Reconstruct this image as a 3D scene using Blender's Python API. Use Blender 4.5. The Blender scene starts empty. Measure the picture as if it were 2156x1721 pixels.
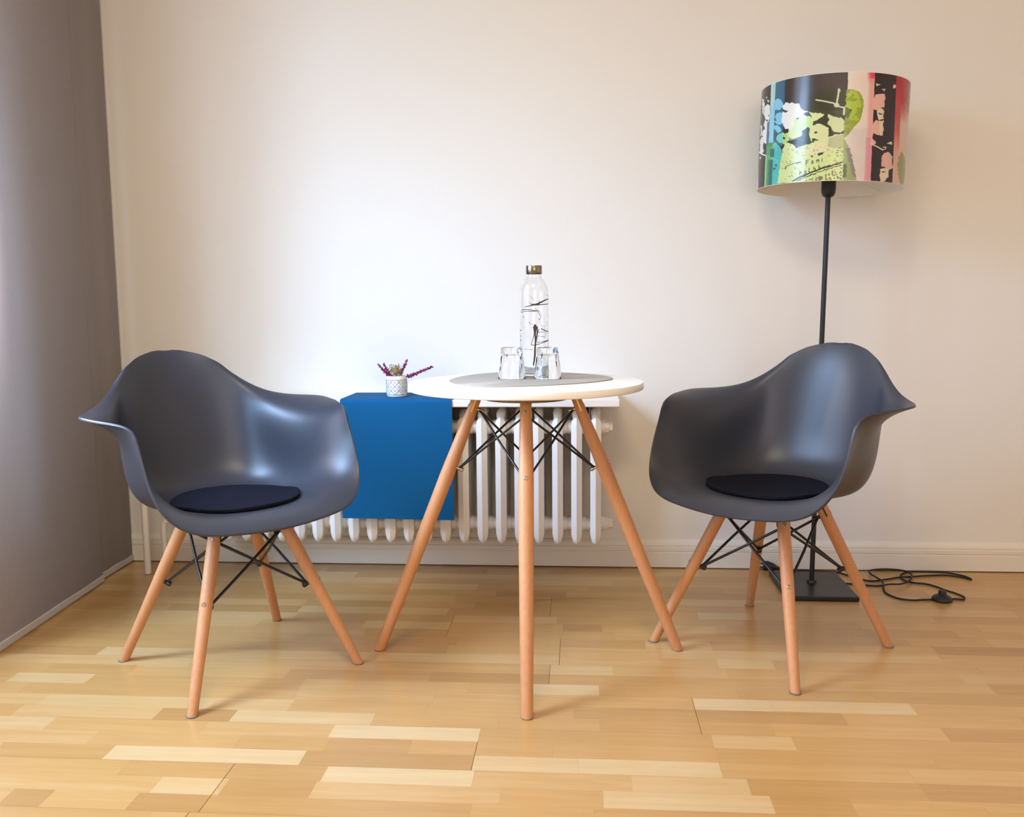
import bpy, math, random
import numpy as np
from mathutils import Vector, Matrix

# ------------------------------------------------------------------ camera, light, exposure
scene = bpy.context.scene
COL = scene.collection
CAM_F, CAM_PITCH, CAM_ROLL, CAM_YAW, CAM_H = 1899.0, .1167, .0094, .077, .924
cy_, sy_ = math.cos(CAM_YAW), math.sin(CAM_YAW)
fwd0, right0, up0 = Vector((-sy_, cy_, 0)), Vector((cy_, sy_, 0)), Vector((0, 0, 1))
fwd = math.cos(CAM_PITCH) * fwd0 - math.sin(CAM_PITCH) * up0
up1 = math.sin(CAM_PITCH) * fwd0 + math.cos(CAM_PITCH) * up0
right = math.cos(CAM_ROLL) * right0 - math.sin(CAM_ROLL) * up1
up = math.sin(CAM_ROLL) * right0 + math.cos(CAM_ROLL) * up1
cam_data = bpy.data.cameras.new('camera')
cam_data.sensor_fit = 'HORIZONTAL'
cam_data.sensor_width = 36.0
cam_data.lens = 36.0 * CAM_F / 2156.0
cam_data.clip_start = 0.05
cam = bpy.data.objects.new('camera', cam_data)
COL.objects.link(cam)
m = Matrix((right, up, -fwd)).transposed().to_4x4()
m.translation = (0, 0, CAM_H)
cam.matrix_world = m
scene.camera = cam

scene.view_settings.view_transform = 'Standard'
scene.view_settings.look = 'None'
scene.view_settings.gamma = 1.0
scene.view_settings.use_curve_mapping = False
scene.view_settings.exposure = 0.0
scene.cycles.max_bounces = 10
scene.cycles.transparent_max_bounces = 16

world = bpy.data.worlds.new('sky')
scene.world = world
world.use_nodes = True
bg = world.node_tree.nodes['Background']
bg.inputs['Color'].default_value = (0.58, 0.76, 1.0, 1)
bg.inputs['Strength'].default_value = 2.0

def area(name, loc, target, sx, sy, power, color, spread=math.pi):
    l = bpy.data.lights.new(name, 'AREA')
    l.shape = 'RECTANGLE'; l.size = sx; l.size_y = sy
    l.energy = power; l.color = color; l.spread = spread
    o = bpy.data.objects.new(name, l); COL.objects.link(o)
    o.location = loc
    d = (Vector(target) - Vector(loc)).normalized()
    o.rotation_euler = d.to_track_quat('-Z', 'Y').to_euler()
    return o

# daylight outside the left window (two casements) plus an added warm fill behind the camera
area('daylight_left_window', (-2.02, 1.05, 1.5), (-0.60, 3.1, 0.50), 0.6, 1.8, 12, (0.40, 0.66, 1.0), math.radians(75))
area('daylight_left_window_sky', (-2.02, 1.45, 1.95), (-1.0, 1.6, 0.45), 0.55, 0.9, 45, (0.42, 0.62, 1.0), math.radians(110))
area('daylight_behind_curtain', (-2.0, 2.16, 1.72), (-1.5, 2.22, 1.62), 0.22, 1.45, 18, (0.95, 0.92, 1.0), math.radians(60))
area('ceiling_lamp', (-0.3, 0.5, 2.65), (-0.3, 0.5, 0.0), 0.8, 0.8, 35, (1.0, 0.87, 0.62))
area('warm_fill_behind_camera', (0.6, -1.9, 1.6), (0.6, 2.0, 1.0), 2.0, 1.6, 24, (1.0, 0.62, 0.32))  # unseen warm fill light, added to brighten the room from the viewer's side

# ------------------------------------------------------------------ helpers
def lin(c):
    c = c / 255.0
    return c / 12.92 if c <= 0.04045 else ((c + 0.055) / 1.055) ** 2.4
def rgb(r, g, b, a=1.0): return (lin(r), lin(g), lin(b), a)

def mat(name, color, rough=0.5, metal=0.0, noise=0.0, nscale=40.0, bump=0.0, bscale=200.0, coat=0.0, stretch=None, color2=None, spec=0.5):
    m = bpy.data.materials.new(name); m.use_nodes = True
    nt = m.node_tree; b = nt.nodes['Principled BSDF']
    b.inputs['Base Color'].default_value = color
    b.inputs['Roughness'].default_value = rough
    b.inputs['Metallic'].default_value = metal
    b.inputs['Specular IOR Level'].default_value = spec
    b.inputs['Coat Weight'].default_value = coat
    b.inputs['Coat Roughness'].default_value = 0.12
    tc = nt.nodes.new('ShaderNodeTexCoord')
    src = tc.outputs['Object']
    if stretch:
        mp = nt.nodes.new('ShaderNodeMapping'); mp.inputs['Scale'].default_value = stretch
        nt.links.new(src, mp.inputs['Vector']); src = mp.outputs['Vector']
    if noise > 0 or color2:
        n = nt.nodes.new('ShaderNodeTexNoise'); n.inputs['Scale'].default_value = nscale; n.inputs['Detail'].default_value = 5
        nt.links.new(src, n.inputs['Vector'])
        mx = nt.nodes.new('ShaderNodeMix'); mx.data_type = 'RGBA'
        c2 = color2 or tuple(max(0, c * (1 - noise)) for c in color[:3]) + (1,)
        mx.inputs[6].default_value = color; mx.inputs[7].default_value = c2
        nt.links.new(n.outputs['Fac'], mx.inputs[0]); nt.links.new(mx.outputs[2], b.inputs['Base Color'])
    if bump > 0:
        n = nt.nodes.new('ShaderNodeTexNoise'); n.inputs['Scale'].default_value = bscale; n.inputs['Detail'].default_value = 4
        nt.links.new(src, n.inputs['Vector'])
        bp = nt.nodes.new('ShaderNodeBump'); bp.inputs['Strength'].default_value = bump; bp.inputs['Distance'].default_value = 0.002
        nt.links.new(n.outputs['Fac'], bp.inputs['Height']); nt.links.new(bp.outputs['Normal'], b.inputs['Normal'])
    return m

def tag(o, label=None, cat=None, group=None, kind=None):
    if label: o['label'] = label
    if cat: o['category'] = cat
    if group: o['group'] = group
    if kind: o['kind'] = kind
    return o

def root(name, loc, rz=0.0):
    o = bpy.data.objects.new(name, None); COL.objects.link(o)
    o.location = loc; o.rotation_euler = (0, 0, rz); o.empty_display_size = 0.05
    return o

class MB:
    """collects geometry, builds ONE mesh object"""
    def __init__(s): s.v = []; s.f = []; s.mi = []
    def add(s, v, f, mi=0):
        k = len(s.v); s.v += [tuple(map(float, p)) for p in v]
        s.f += [tuple(i + k for i in q) for q in f]; s.mi += [mi] * len(f); return s
    def box(s, a, b, mi=0):
        x0, y0, z0 = a; x1, y1, z1 = b
        v = [(x0,y0,z0),(x1,y0,z0),(x1,y1,z0),(x0,y1,z0),(x0,y0,z1),(x1,y0,z1),(x1,y1,z1),(x0,y1,z1)]
        return s.add(v, [(0,3,2,1),(4,5,6,7),(0,1,5,4),(1,2,6,5),(2,3,7,6),(3,0,4,7)], mi)
    def ring_tube(s, rings, mi=0, closed=False, caps=True):
        n = len(rings[0]); v = [p for r in rings for p in r]; f = []
        R = len(rings)
        for i in range(R if closed else R - 1):
            for j in range(n):
                a = i * n + j; b = i * n + (j + 1) % n; c = ((i + 1) % R) * n + (j + 1) % n; d = ((i + 1) % R) * n + j
                f.append((a, b, c, d))
        if caps and not closed:
            f.append(tuple(range(n - 1, -1, -1))); f.append(tuple((R - 1) * n + j for j in range(n)))
        return s.add(v, f, mi)
    def tube(s, pts, r, n=12, mi=0, closed=False):
        P = [Vector(p) for p in pts]; rs = r if isinstance(r, (list, tuple)) else [r] * len(P)
        rings = []; ref = None
        for i, p in enumerate(P):
            if closed: t = P[(i + 1) % len(P)] - P[i - 1]
            else: t = P[min(i + 1, len(P) - 1)] - P[max(i - 1, 0)]
            t.normalize()
            if ref is None:
                ref = Vector((0, 0, 1)) if abs(t.z) < 0.9 else Vector((1, 0, 0))
            u = (ref - t * ref.dot(t)).normalized(); w = t.cross(u); ref = u
            rings.append([p + (u * math.cos(2*math.pi*j/n) + w * math.sin(2*math.pi*j/n)) * rs[i] for j in range(n)])
        return s.ring_tube(rings, mi, closed)
    def lathe(s, prof, c=(0, 0, 0), n=48, mi=0, mod=None, closed=False):
        rings = []
        for r, z in prof:
            rings.append([(c[0] + r * (mod(2*math.pi*j/n, z) if mod else 1) * math.cos(2*math.pi*j/n),
                           c[1] + r * (mod(2*math.pi*j/n, z) if mod else 1) * math.sin(2*math.pi*j/n), c[2] + z) for j in range(n)])
        return s.ring_tube(rings, mi, closed, caps=not closed)
    def extrude_x(s, prof, x0, x1, mi=0):
        n = len(prof)
        v = [(x0, y, z) for y, z in prof] + [(x1, y, z) for y, z in prof]
        f = [(i, (i + 1) % n, n + (i + 1) % n, n + i) for i in range(n)] + [tuple(range(n - 1, -1, -1)), tuple(range(n, 2 * n))]
        return s.add(v, f, mi)
    def ball(s, c, r, mi=0, seg=6, rings=4, sq=(1, 1, 1)):
        prof = [(math.sin(math.pi * i / rings) * r + 1e-5, -math.cos(math.pi * i / rings) * r) for i in range(rings + 1)]
        k = len(s.v); s.lathe(prof, (0, 0, 0), seg, mi)
        for i in range(k, len(s.v)):
            x, y, z = s.v[i]; s.v[i] = (c[0] + x * sq[0], c[1] + y * sq[1], c[2] + z * sq[2])
        return s
    def build(s, name, material, parent=None, smooth=True, bevel=0.0, seg=2, angle=40, xf=None):
        me = bpy.data.meshes.new(name)
        v = s.v
        if xf is not None: v = [tuple(xf @ Vector(p)) for p in v]
        me.from_pydata(v, [], s.f)
        for mm in (material if isinstance(material, (list, tuple)) else [material]): me.materials.append(mm)
        me.polygons.foreach_set('material_index', s.mi)
        me.validate(); me.update()
        import bmesh
        b = bmesh.new(); b.from_mesh(me); bmesh.ops.recalc_face_normals(b, faces=b.faces); b.to_mesh(me); b.free()
        o = bpy.data.objects.new(name, me); COL.objects.link(o)
        if parent is not None: o.parent = parent
        if bevel > 0:
            md = o.modifiers.new('bevel', 'BEVEL'); md.width = bevel; md.segments = seg; md.limit_method = 'ANGLE'; md.angle_limit = math.radians(35)
        if smooth:
            me.polygons.foreach_set('use_smooth', [True] * len(me.polygons))
            try: me.set_sharp_from_angle(angle=math.radians(angle))
            except Exception: pass
        return o

def catmull(pts, k=6, closed=False):
    P = [Vector(p) for p in pts]; n = len(P); out = []
    for i in range(n if closed else n - 1):
        g = (lambda j: P[j % n]) if closed else (lambda j: P[max(0, min(n - 1, j))])
        p0, p1, p2, p3 = g(i - 1), g(i), g(i + 1), g(i + 2)
        for t in range(k):
            t /= k
            out.append(0.5 * ((2 * p1) + (p2 - p0) * t + (2 * p0 - 5 * p1 + 4 * p2 - p3) * t * t + (3 * p1 - p0 - 3 * p2 + p3) * t ** 3))
    if not closed: out.append(P[-1].copy())
    return out

def copy_tree(o, parent=None):
    c = o.copy(); COL.objects.link(c)
    if parent is not None: c.parent = parent; c.matrix_parent_inverse = o.matrix_parent_inverse.copy()
    for ch in list(o.children): copy_tree(ch, c)
    return c

# ------------------------------------------------------------------ materials
M_wall = mat('cream_wall_paint', rgb(234, 230, 222), 0.55, bump=0.06, bscale=180, noise=0.03, nscale=3)
M_ceiling = mat('white_ceiling_paint', rgb(240, 236, 228), 0.7)
M_trim = mat('cream_trim_paint', rgb(232, 225, 211), 0.4)
M_curtain = None
M_alu = mat('aluminium_bar', rgb(196, 194, 192), 0.4, metal=0.1)
M_rad = mat('radiator_enamel', rgb(240, 235, 226), 0.35, bump=0.05, bscale=120)
M_shelf = mat('white_lacquer_board', rgb(244, 240, 233), 0.35)
M_black = mat('black_metal', rgb(22, 21, 21), 0.35)
M_blackp = mat('black_plastic', rgb(26, 26, 28), 0.45)
M_blue = mat('blue_woven_cloth', rgb(12, 97, 150), 0.85, noise=0.25, nscale=350, bump=0.25, bscale=900, spec=0.2)
M_table = mat('white_table_laminate', rgb(246, 243, 237), 0.35)
M_mat = mat('grey_felt_leather', rgb(172, 167, 158), 0.6, noise=0.1, nscale=600)
M_plastic = mat('charcoal_plastic_shell', rgb(53, 55, 64), 0.36, bump=0.10, bscale=900)
M_pad = mat('navy_black_felt', rgb(27, 29, 40), 0.95, noise=0.4, nscale=500, bump=0.5, bscale=700, spec=0.1)
M_wood = mat('beech_wood', rgb(210, 153, 106), 0.45, stretch=(90, 90, 6), nscale=2.0, color2=rgb(188, 126, 80))
M_steel = mat('brushed_steel', rgb(180, 172, 160), 0.25, metal=1.0)
M_brass = mat('brass_plate', rgb(232, 190, 100), 0.3, metal=0.7)
M_dark = mat('dark_slot', rgb(40, 18, 12), 0.7)
M_glide = mat('grey_glide', rgb(120, 115, 108), 0.5)
M_potwhite = mat('white_glazed_ceramic', rgb(240, 240, 238), 0.45)
M_groove = mat('grey_groove_glaze', rgb(150, 152, 156), 0.6)
M_purple = mat('dried_purple_heather', rgb(150, 46, 112), 0.8, noise=0.5, nscale=160)
M_beige = mat('dried_beige_flower', rgb(176, 152, 104), 0.8, noise=0.45, nscale=160)
M_print = mat('black_ink', rgb(52, 48, 40), 0.5)
M_cord = mat('black_textile_cord', rgb(24, 23, 24), 0.6)
M_inner = mat('white_shade_lining', rgb(240, 232, 218), 0.8)

def glass_mat():
    m = bpy.data.materials.new('clear_glass'); m.use_nodes = True
    nt = m.node_tree; b = nt.nodes['Principled BSDF']
    b.inputs['Base Color'].default_value = (1, 1, 1, 1)
    b.inputs['Roughness'].default_value = 0.0
    b.inputs['Transmission Weight'].default_value = 1.0
    b.inputs['IOR'].default_value = 1.45
    return m
M_glass = glass_mat()

def curtain_mat():
    m = bpy.data.materials.new('taupe_panel_fabric'); m.use_nodes = True
    nt = m.node_tree; b = nt.nodes['Principled BSDF']; out = nt.nodes['Material Output']
    tc = nt.nodes.new('ShaderNodeTexCoord'); n = nt.nodes.new('ShaderNodeTexNoise')
    n.inputs['Scale'].default_value = 420; nt.links.new(tc.outputs['Object'], n.inputs['Vector'])
    mx = nt.nodes.new('ShaderNodeMix'); mx.data_type = 'RGBA'
    mx.inputs[6].default_value = rgb(146, 138, 134); mx.inputs[7].default_value = rgb(172, 164, 161)
    nt.links.new(n.outputs['Fac'], mx.inputs[0]); nt.links.new(mx.outputs[2], b.inputs['Base Color'])
    b.inputs['Roughness'].default_value = 0.9; b.inputs['Specular IOR Level'].default_value = 0.1
    tr = nt.nodes.new('ShaderNodeBsdfTranslucent'); tr.inputs['Color'].default_value = rgb(176, 162, 156)
    ms = nt.nodes.new('ShaderNodeMixShader'); ms.inputs[0].default_value = 0.32
    nt.links.new(b.outputs[0], ms.inputs[1]); nt.links.new(tr.outputs[0], ms.inputs[2]); nt.links.new(ms.outputs[0], out.inputs['Surface'])
    return m
M_curtain = curtain_mat()

def floor_mat():
    m = bpy.data.materials.new('strip_parquet'); m.use_nodes = True
    nt = m.node_tree; b = nt.nodes['Principled BSDF']
    at = nt.nodes.new('ShaderNodeAttribute'); at.attribute_name = 'tone'
    tc = nt.nodes.new('ShaderNodeTexCoord')
    mp = nt.nodes.new('ShaderNodeMapping'); mp.inputs['Scale'].default_value = (2.2, 34, 1)
    off = nt.nodes.new('ShaderNodeVectorMath'); off.operation = 'MULTIPLY_ADD'
    off.inputs[1].default_value = (37, 91, 53)
    nt.links.new(at.outputs['Color'], off.inputs[0]); nt.links.new(tc.outputs['Object'], off.inputs[2])
    nt.links.new(off.outputs[0], mp.inputs['Vector'])
    n = nt.nodes.new('ShaderNodeTexNoise'); n.inputs['Scale'].default_value = 1.6; n.inputs['Detail'].default_value = 7; n.inputs['Distortion'].default_value = 0.6
    nt.links.new(mp.outputs['Vector'], n.inputs['Vector'])
    ramp = nt.nodes.new('ShaderNodeValToRGB')
    e = ramp.color_ramp.elements
    e[0].position = 0.0; e[0].color = rgb(162, 116, 62)
    e[1].position = 1.0; e[1].color = rgb(216, 190, 142)
    k = ramp.color_ramp.elements.new(0.5); k.color = rgb(195, 150, 89)
    mul = nt.nodes.new('ShaderNodeMath'); mul.operation = 'MULTIPLY_ADD'; mul.inputs[1].default_value = 0.52; 
    sub = nt.nodes.new('ShaderNodeMath'); sub.operation = 'SUBTRACT'; sub.inputs[1].default_value = 0.26
    sep = nt.nodes.new('ShaderNodeSeparateColor'); nt.links.new(at.outputs['Color'], sep.inputs[0])
    nt.links.new(sep.outputs[0], sub.inputs[0])
    mp2 = nt.nodes.new('ShaderNodeMapping'); mp2.inputs['Scale'].default_value = (9, 260, 1); nt.links.new(off.outputs[0], mp2.inputs['Vector'])
    n2 = nt.nodes.new('ShaderNodeTexNoise'); n2.inputs['Scale'].default_value = 1.5; n2.inputs['Detail'].default_value = 3; nt.links.new(mp2.outputs['Vector'], n2.inputs['Vector'])
    gr = nt.nodes.new('ShaderNodeMix'); gr.data_type = 'FLOAT'; gr.inputs[0].default_value = 0.38
    nt.links.new(n.outputs['Fac'], gr.inputs[2]); nt.links.new(n2.outputs['Fac'], gr.inputs[3])
    nt.links.new(gr.outputs[0], mul.inputs[0]); nt.links.new(sub.outputs[0], mul.inputs[2])
    nt.links.new(mul.outputs[0], ramp.inputs['Fac'])
    nt.links.new(ramp.outputs['Color'], b.inputs['Base Color'])
    b.inputs['Roughness'].default_value = 0.33
    b.inputs['Specular IOR Level'].default_value = 0.5
    b.inputs['Coat Weight'].default_value = 0.3; b.inputs['Coat Roughness'].default_value = 0.22
    bp = nt.nodes.new('ShaderNodeBump'); bp.inputs['Strength'].default_value = 0.05; bp.inputs['Distance'].default_value = 0.001
    nt.links.new(n.outputs['Fac'], bp.inputs['Height']); nt.links.new(bp.outputs['Normal'], b.inputs['Normal'])
    return m
M_floor = floor_mat()
M_gap = mat('parquet_joint', rgb(150, 104, 62), 0.8)
# ------------------------------------------------------------------ the room
XL, XR, YB, YF, ZC = -1.68, 2.7, 3.103, -2.0, 2.75

def build_floor():
    rnd = random.Random(11)
    ROW = 0.0595; Y0 = 1.687
    special = {}
    def plank(x0, x1, y, tone): special.setdefault(math.floor((y - Y0) / ROW), []).append((x0, x1, tone))
    plank(-.543, -.219, 1.831, .80); plank(-.508, -.211, 1.650, .80); plank(-.983, -.570, 1.690, .78)
    plank(-.536, -.359, 1.765, .33); plank(.435, .751, 2.022, .76); plank(.041, .352, 1.59, .74)
    plank(-.118, .043, 2.074, .76); plank(-.688, -.514, 1.599, .28); plank(-1.09, -1.009, 1.522, .25)
    plank(-.052, .059, 2.464, .25); plank(-.56, -.30, 1.62, .78)
    v = []; f = []; tones = []; mi = []
    def quad(x0, x1, y0, y1, z, t, k):
        i = len(v); v.extend([(x0, y0, z), (x1, y0, z), (x1, y1, z), (x0, y1, z)]); f.append((i, i+1, i+2, i+3)); tones.append(t); mi.append(k)
    quad(XL - .05, XR, YF, YB + .02, -0.0007, (.3, .3, .3), 1)
    k0, k1 = math.floor((YF - Y0) / ROW), math.floor((YB - Y0) / ROW) + 1
    ends = {}
    for k in range(k0, k1 + 1):
        bd = k // 3
        if bd not in ends:
            e = [-.218, -.218 + 2.2, -.218 - 2.2] if bd == 0 else [.259, .259 + 2.2, .259 - 2.2] if bd == 1 else [-.70, -.70 + 2.2] if bd == -1 else \
                [rnd.uniform(-1.8, .4) + 2.2 * q for q in (0, 1, -1)]
            ends[bd] = sorted(e)
        sp = sorted(special.get(k, []))
        cuts = []
        x = XL - .05 - rnd.uniform(0, .3)
        segs = []
        while x < XR:
            nx = x + rnd.choice([.16, .24, .3, .36, .42, .5]) * rnd.uniform(.85, 1.15)
            stop = [e for e in ends[bd] if x + .02 < e < nx + .06] + [s[0] for s in sp if x + .01 < s[0] < nx + .05]
            if stop: nx = min(stop)
            hit = [s for s in sp if abs(s[0] - x) < 1e-6]
            t = min(1, max(0, rnd.gauss(.5, .11)))
            if hit: nx = hit[0][1]; t = hit[0][2]
            segs.append((x, nx, t)); x = nx
        y0 = max(YF, Y0 + k * ROW); y1 = min(YB + .02, Y0 + (k + 1) * ROW)
        if y1 <= y0: continue
        gb = .0004 if k % 3 == 0 else .00012
        for a, b_, t in segs:
            end = any(abs(b_ - e) < 1e-6 for e in ends[bd])
            quad(max(a, XL - .05), min(b_ - (.0016 if end else .0002), XR), y0 + gb, y1, 0.0, (t, rnd.random(), rnd.random()), 0)
    me = bpy.data.meshes.new('floor'); me.from_pydata(v, [], f)
    me.materials.append(M_floor); me.materials.append(M_gap)
    me.polygons.foreach_set('material_index', mi)
    ca = me.color_attributes.new('tone', 'FLOAT_COLOR', 'CORNER')
    arr = np.ones((len(f), 4, 4), np.float32); arr[:, :, :3] = np.array(tones, np.float32)[:, None, :]
    ca.data.foreach_set('color', arr.ravel())
    o = bpy.data.objects.new('floor', me); COL.objects.link(o)
    tag(o, 'warm light oak strip parquet floor', 'floor', kind='structure')
build_floor()

tag(MB().box((XL - .25, YB, -.02), (XR + .1, YB + .12, ZC)).build('wall_back', M_wall, smooth=False),
    'cream painted wall behind the table and chairs', 'wall', kind='structure')
tag(MB().box((XR, YF - .1, -.02), (XR + .1, YB, ZC)).build('wall_right', M_wall, smooth=False), 'cream wall on the right side of the room', 'wall', kind='structure')
# left wall with a window opening
WY0, WY1, WZ0, WZ1 = 0.72, 2.33, 0.50, 2.45
wl = MB()
wl.box((XL - .25, YF - .1, -.02), (XL, WY0, ZC)); wl.box((XL - .25, WY1, -.02), (XL, YB, ZC))
wl.box((XL - .25, WY0, -.02), (XL, WY1, WZ0)); wl.box((XL - .25, WY0, WZ1), (XL, WY1, ZC))
tag(wl.build('wall_left', M_wall, smooth=False), 'cream wall on the left behind the panel curtains', 'wall', kind='structure')
wf = MB()
for a, b in (((WY0, WZ0), (WY0 + .06, WZ1)), ((WY1 - .06, WZ0), (WY1, WZ1)), ((WY0, WZ0), (WY1, WZ0 + .06)), ((WY0, WZ1 - .06), (WY1, WZ1)), ((1.45, WZ0), (1.55, WZ1))):
    wf.box((XL - .14, a[0], a[1]), (XL - .08, b[0], b[1]))
tag(wf.build('window_1', M_trim, bevel=.004), 'white casement window frame in the left wall', 'window', kind='structure')
# wall behind the camera, with a wide opening added for the fill light
FX0, FX1, FZ0, FZ1 = -.5, 1.7, .8, 2.4
wb = MB()
wb.box((XL, YF - .1, -.02), (FX0, YF, ZC)); wb.box((FX1, YF - .1, -.02), (XR, YF, ZC))
wb.box((FX0, YF - .1, -.02), (FX1, YF, FZ0)); wb.box((FX0, YF - .1, FZ1), (FX1, YF, ZC))
tag(wb.build('wall_front', M_wall, smooth=False), 'cream wall behind the viewer', 'wall', kind='structure')
tag(MB().box((XL - .25, YF - .1, ZC), (XR + .1, YB + .12, ZC + .1)).build('ceiling', M_ceiling, smooth=False), 'white ceiling', 'ceiling', kind='structure')
# moulded skirting board
prof = [(YB, .004), (YB - .017, .004), (YB - .017, .056), (YB - .0145, .058), (YB - .0145, .0605), (YB - .017, .0625), (YB - .017, .074), (YB - .013, .0765), (YB - .013, .0785), (YB - .0145, .081),
        (YB - .012, .089), (YB - .006, .097), (YB, .100)]
tag(MB().extrude_x(prof, XL, XR).build('baseboard_back', M_trim, smooth=False), 'cream moulded skirting board along the back wall', 'baseboard', kind='structure')

# ------------------------------------------------------------------ panel curtains
def curtain(name, p0, p1, label, thick=.003, ztop=2.62):
    (x0, y0), (x1, y1) = p0, p1
    r = root(name, ((x0 + x1) / 2, (y0 + y1) / 2, .006))
    d = Vector((x1 - x0, y1 - y0, 0)); L = d.length; ang = math.atan2(d.y, d.x)
    r.rotation_euler = (0, 0, ang)
    b = MB(); n = 40; rows = 24
    v = []; f = []
    for j in range(rows + 1):
        z = .020 + (ztop - .020) * j / rows
        for i in range(n + 1):
            v.append((-L / 2 + L * i / n, .0018 * math.sin(i * .35 + j * .05), z))
    for j in range(rows):
        for i in range(n):
            a = j * (n + 1) + i; f.append((a, a + 1, a + n + 2, a + n + 1))
    b.add(v, f); b.build('fabric_panel', M_curtain, r)
    tag(MB().box((-L / 2, -.004, 0), (L / 2, .004, .021)).build('weight_bar', M_alu, r, bevel=.002), 'pale grey weight bar along the hem')
    tag(r, label, 'curtain', 'taupe panel curtains on the left')
    return r
curtain('panel_curtain', (-1.556, 2.16), (-1.604, 2.838), 'taupe panel curtain nearest the viewer, overlapping the corner panel')
curtain('panel_curtain', (-1.619, 2.80), (-1.627, 3.085), 'taupe panel curtain in the corner, next to the back wall')

# ------------------------------------------------------------------ radiator
PITCH = .0617
def radiator_section():
    b = MB()
    def column(yc, w, d, z0, z1, vshape):
        # front is toward -y, with a ridge
        if vshape: base = [(0, -d / 2), (w / 2, -d / 2 + .010), (w / 2, d / 2 - .006), (w / 2 - .006, d / 2), (-w / 2 + .006, d / 2), (-w / 2, d / 2 - .006), (-w / 2, -d / 2 + .010)]
        else: base = [(w/2*math.cos(a), d/2*math.sin(a)) for a in [math.pi * 2 * q / 10 for q in range(10)]]
        rings = []
        for z, s in ((z0, .25), (z0 + .006, .62), (z0 + .018, .80), (z0 + .035, 1), (z1 - .035, 1), (z1 - .014, .9), (z1 - .004, .6), (z1, .3)):
            rings.append([(x * s, yc + y * (.55 + .45 * s), z) for x, y in base])
        b.ring_tube(rings)
    column(-.035, .035, .052, .002, .422, True)
    column(.034, .036, .050, .008, .430, False)
    column(.096, .036, .050, .008, .430, False)
    for zc in (.062, .385):     # hubs join the columns and reach the neighbour section
        ring = []
        for x, r in ((-PITCH / 2, .021), (-PITCH / 2 + .006, .024), (-.014, .024), (0, .028), (.014, .024), (PITCH / 2 - .006, .024), (PITCH / 2 - .0002, .021)):
            ring.append([(x, -.002 + r * 1.15 * math.cos(2*math.pi*j/14), zc + r * math.sin(2*math.pi*j/14)) for j in range(14)])
        b.ring_tube(ring)
    # domed bridge on top of the two columns
    ring = []
    for y, hz, w in ((-.045, .418, .010), (-.032, .436, .014), (-.010, .446, .016), (.080, .446, .016), (.100, .436, .014), (.112, .418, .010)):
        ring.append([(w * math.cos(2*math.pi*j/10), y, hz - .012 + .014 * math.sin(2*math.pi*j/10)) for j in range(10)])
    b.ring_tube(ring)
    return b
rad = root('column_radiator', (-.60, 2.94, .133))
tag(rad, 'old white column radiator under the white shelf on the back wall', 'radiator')
sec = radiator_section().build('radiator_section', M_rad, rad, angle=50)
NSEC = 22
for i in range(NSEC):
    o = sec if i == 0 else sec.copy()
    if i: COL.objects.link(o); o.parent = rad
    o.location = (.047 - PITCH * i + .60, 0, 0)
for zc in (.062, .385):
    b = MB(); x = .647 + PITCH / 2
    b.tube([(x - .001, -.002, zc), (x + .012, -.002, zc)], .021, 8); b.tube([(x + .012, -.002, zc), (x + .024, -.002, zc)], .017, 6)
    b.build('end_plug', M_rad, rad)
xl = .647 - PITCH * (NSEC - 1) - PITCH / 2
b = MB(); b.tube(catmull([(xl + .004, 0, .062), (xl - .10, 0, .062), (xl - .145, 0, .055), (xl - .155, 0, .03), (xl - .155, 0, -.04), (xl - .155, 0, -.131)], 6), .0105, 12)
b.build('return_pipe', M_rad, rad)
b = MB(); b.tube(catmull([(xl + .004, 0, .385), (xl - .14, 0, .385), (xl - .205, 0, .375), (xl - .22, 0, .34), (xl - .22, 0, .1), (xl - .22, 0, -.131)], 6), .0115, 12)
b.build('supply_pipe', M_rad, rad)

# ------------------------------------------------------------------ shelf above the radiator
sh = root('radiator_shelf', (-.6, 2.975, .593))
tag(sh, 'white board shelf mounted above the radiator', 'shelf')
MB().box((-.68, -.128, 0), (.722, .127, .023)).build('board', M_shelf, sh, bevel=.003)
for x in (.213, -.35, .61):
    b = MB(); b.box((x - .016, -.10, -.004), (x + .016, .127, -.0002)); b.box((x - .016, .11, -.05), (x + .016, .127, -.004))
    b.add([(x - .004, -.05, -.004), (x + .004, -.05, -.004), (x + .004, .11, -.004), (x - .004, .11, -.004), (x - .004, .085, -.045), (x + .004, .085, -.045), (x + .004, .11, -.045), (x - .004, .11, -.045)],
          [(0, 1, 2, 3), (4, 7, 6, 5), (0, 4, 5, 1), (1, 5, 6, 2), (2, 6, 7, 3), (3, 7, 4, 0)])
    tag(b.build('bracket', M_black, sh, smooth=False), 'black metal bracket')

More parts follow.
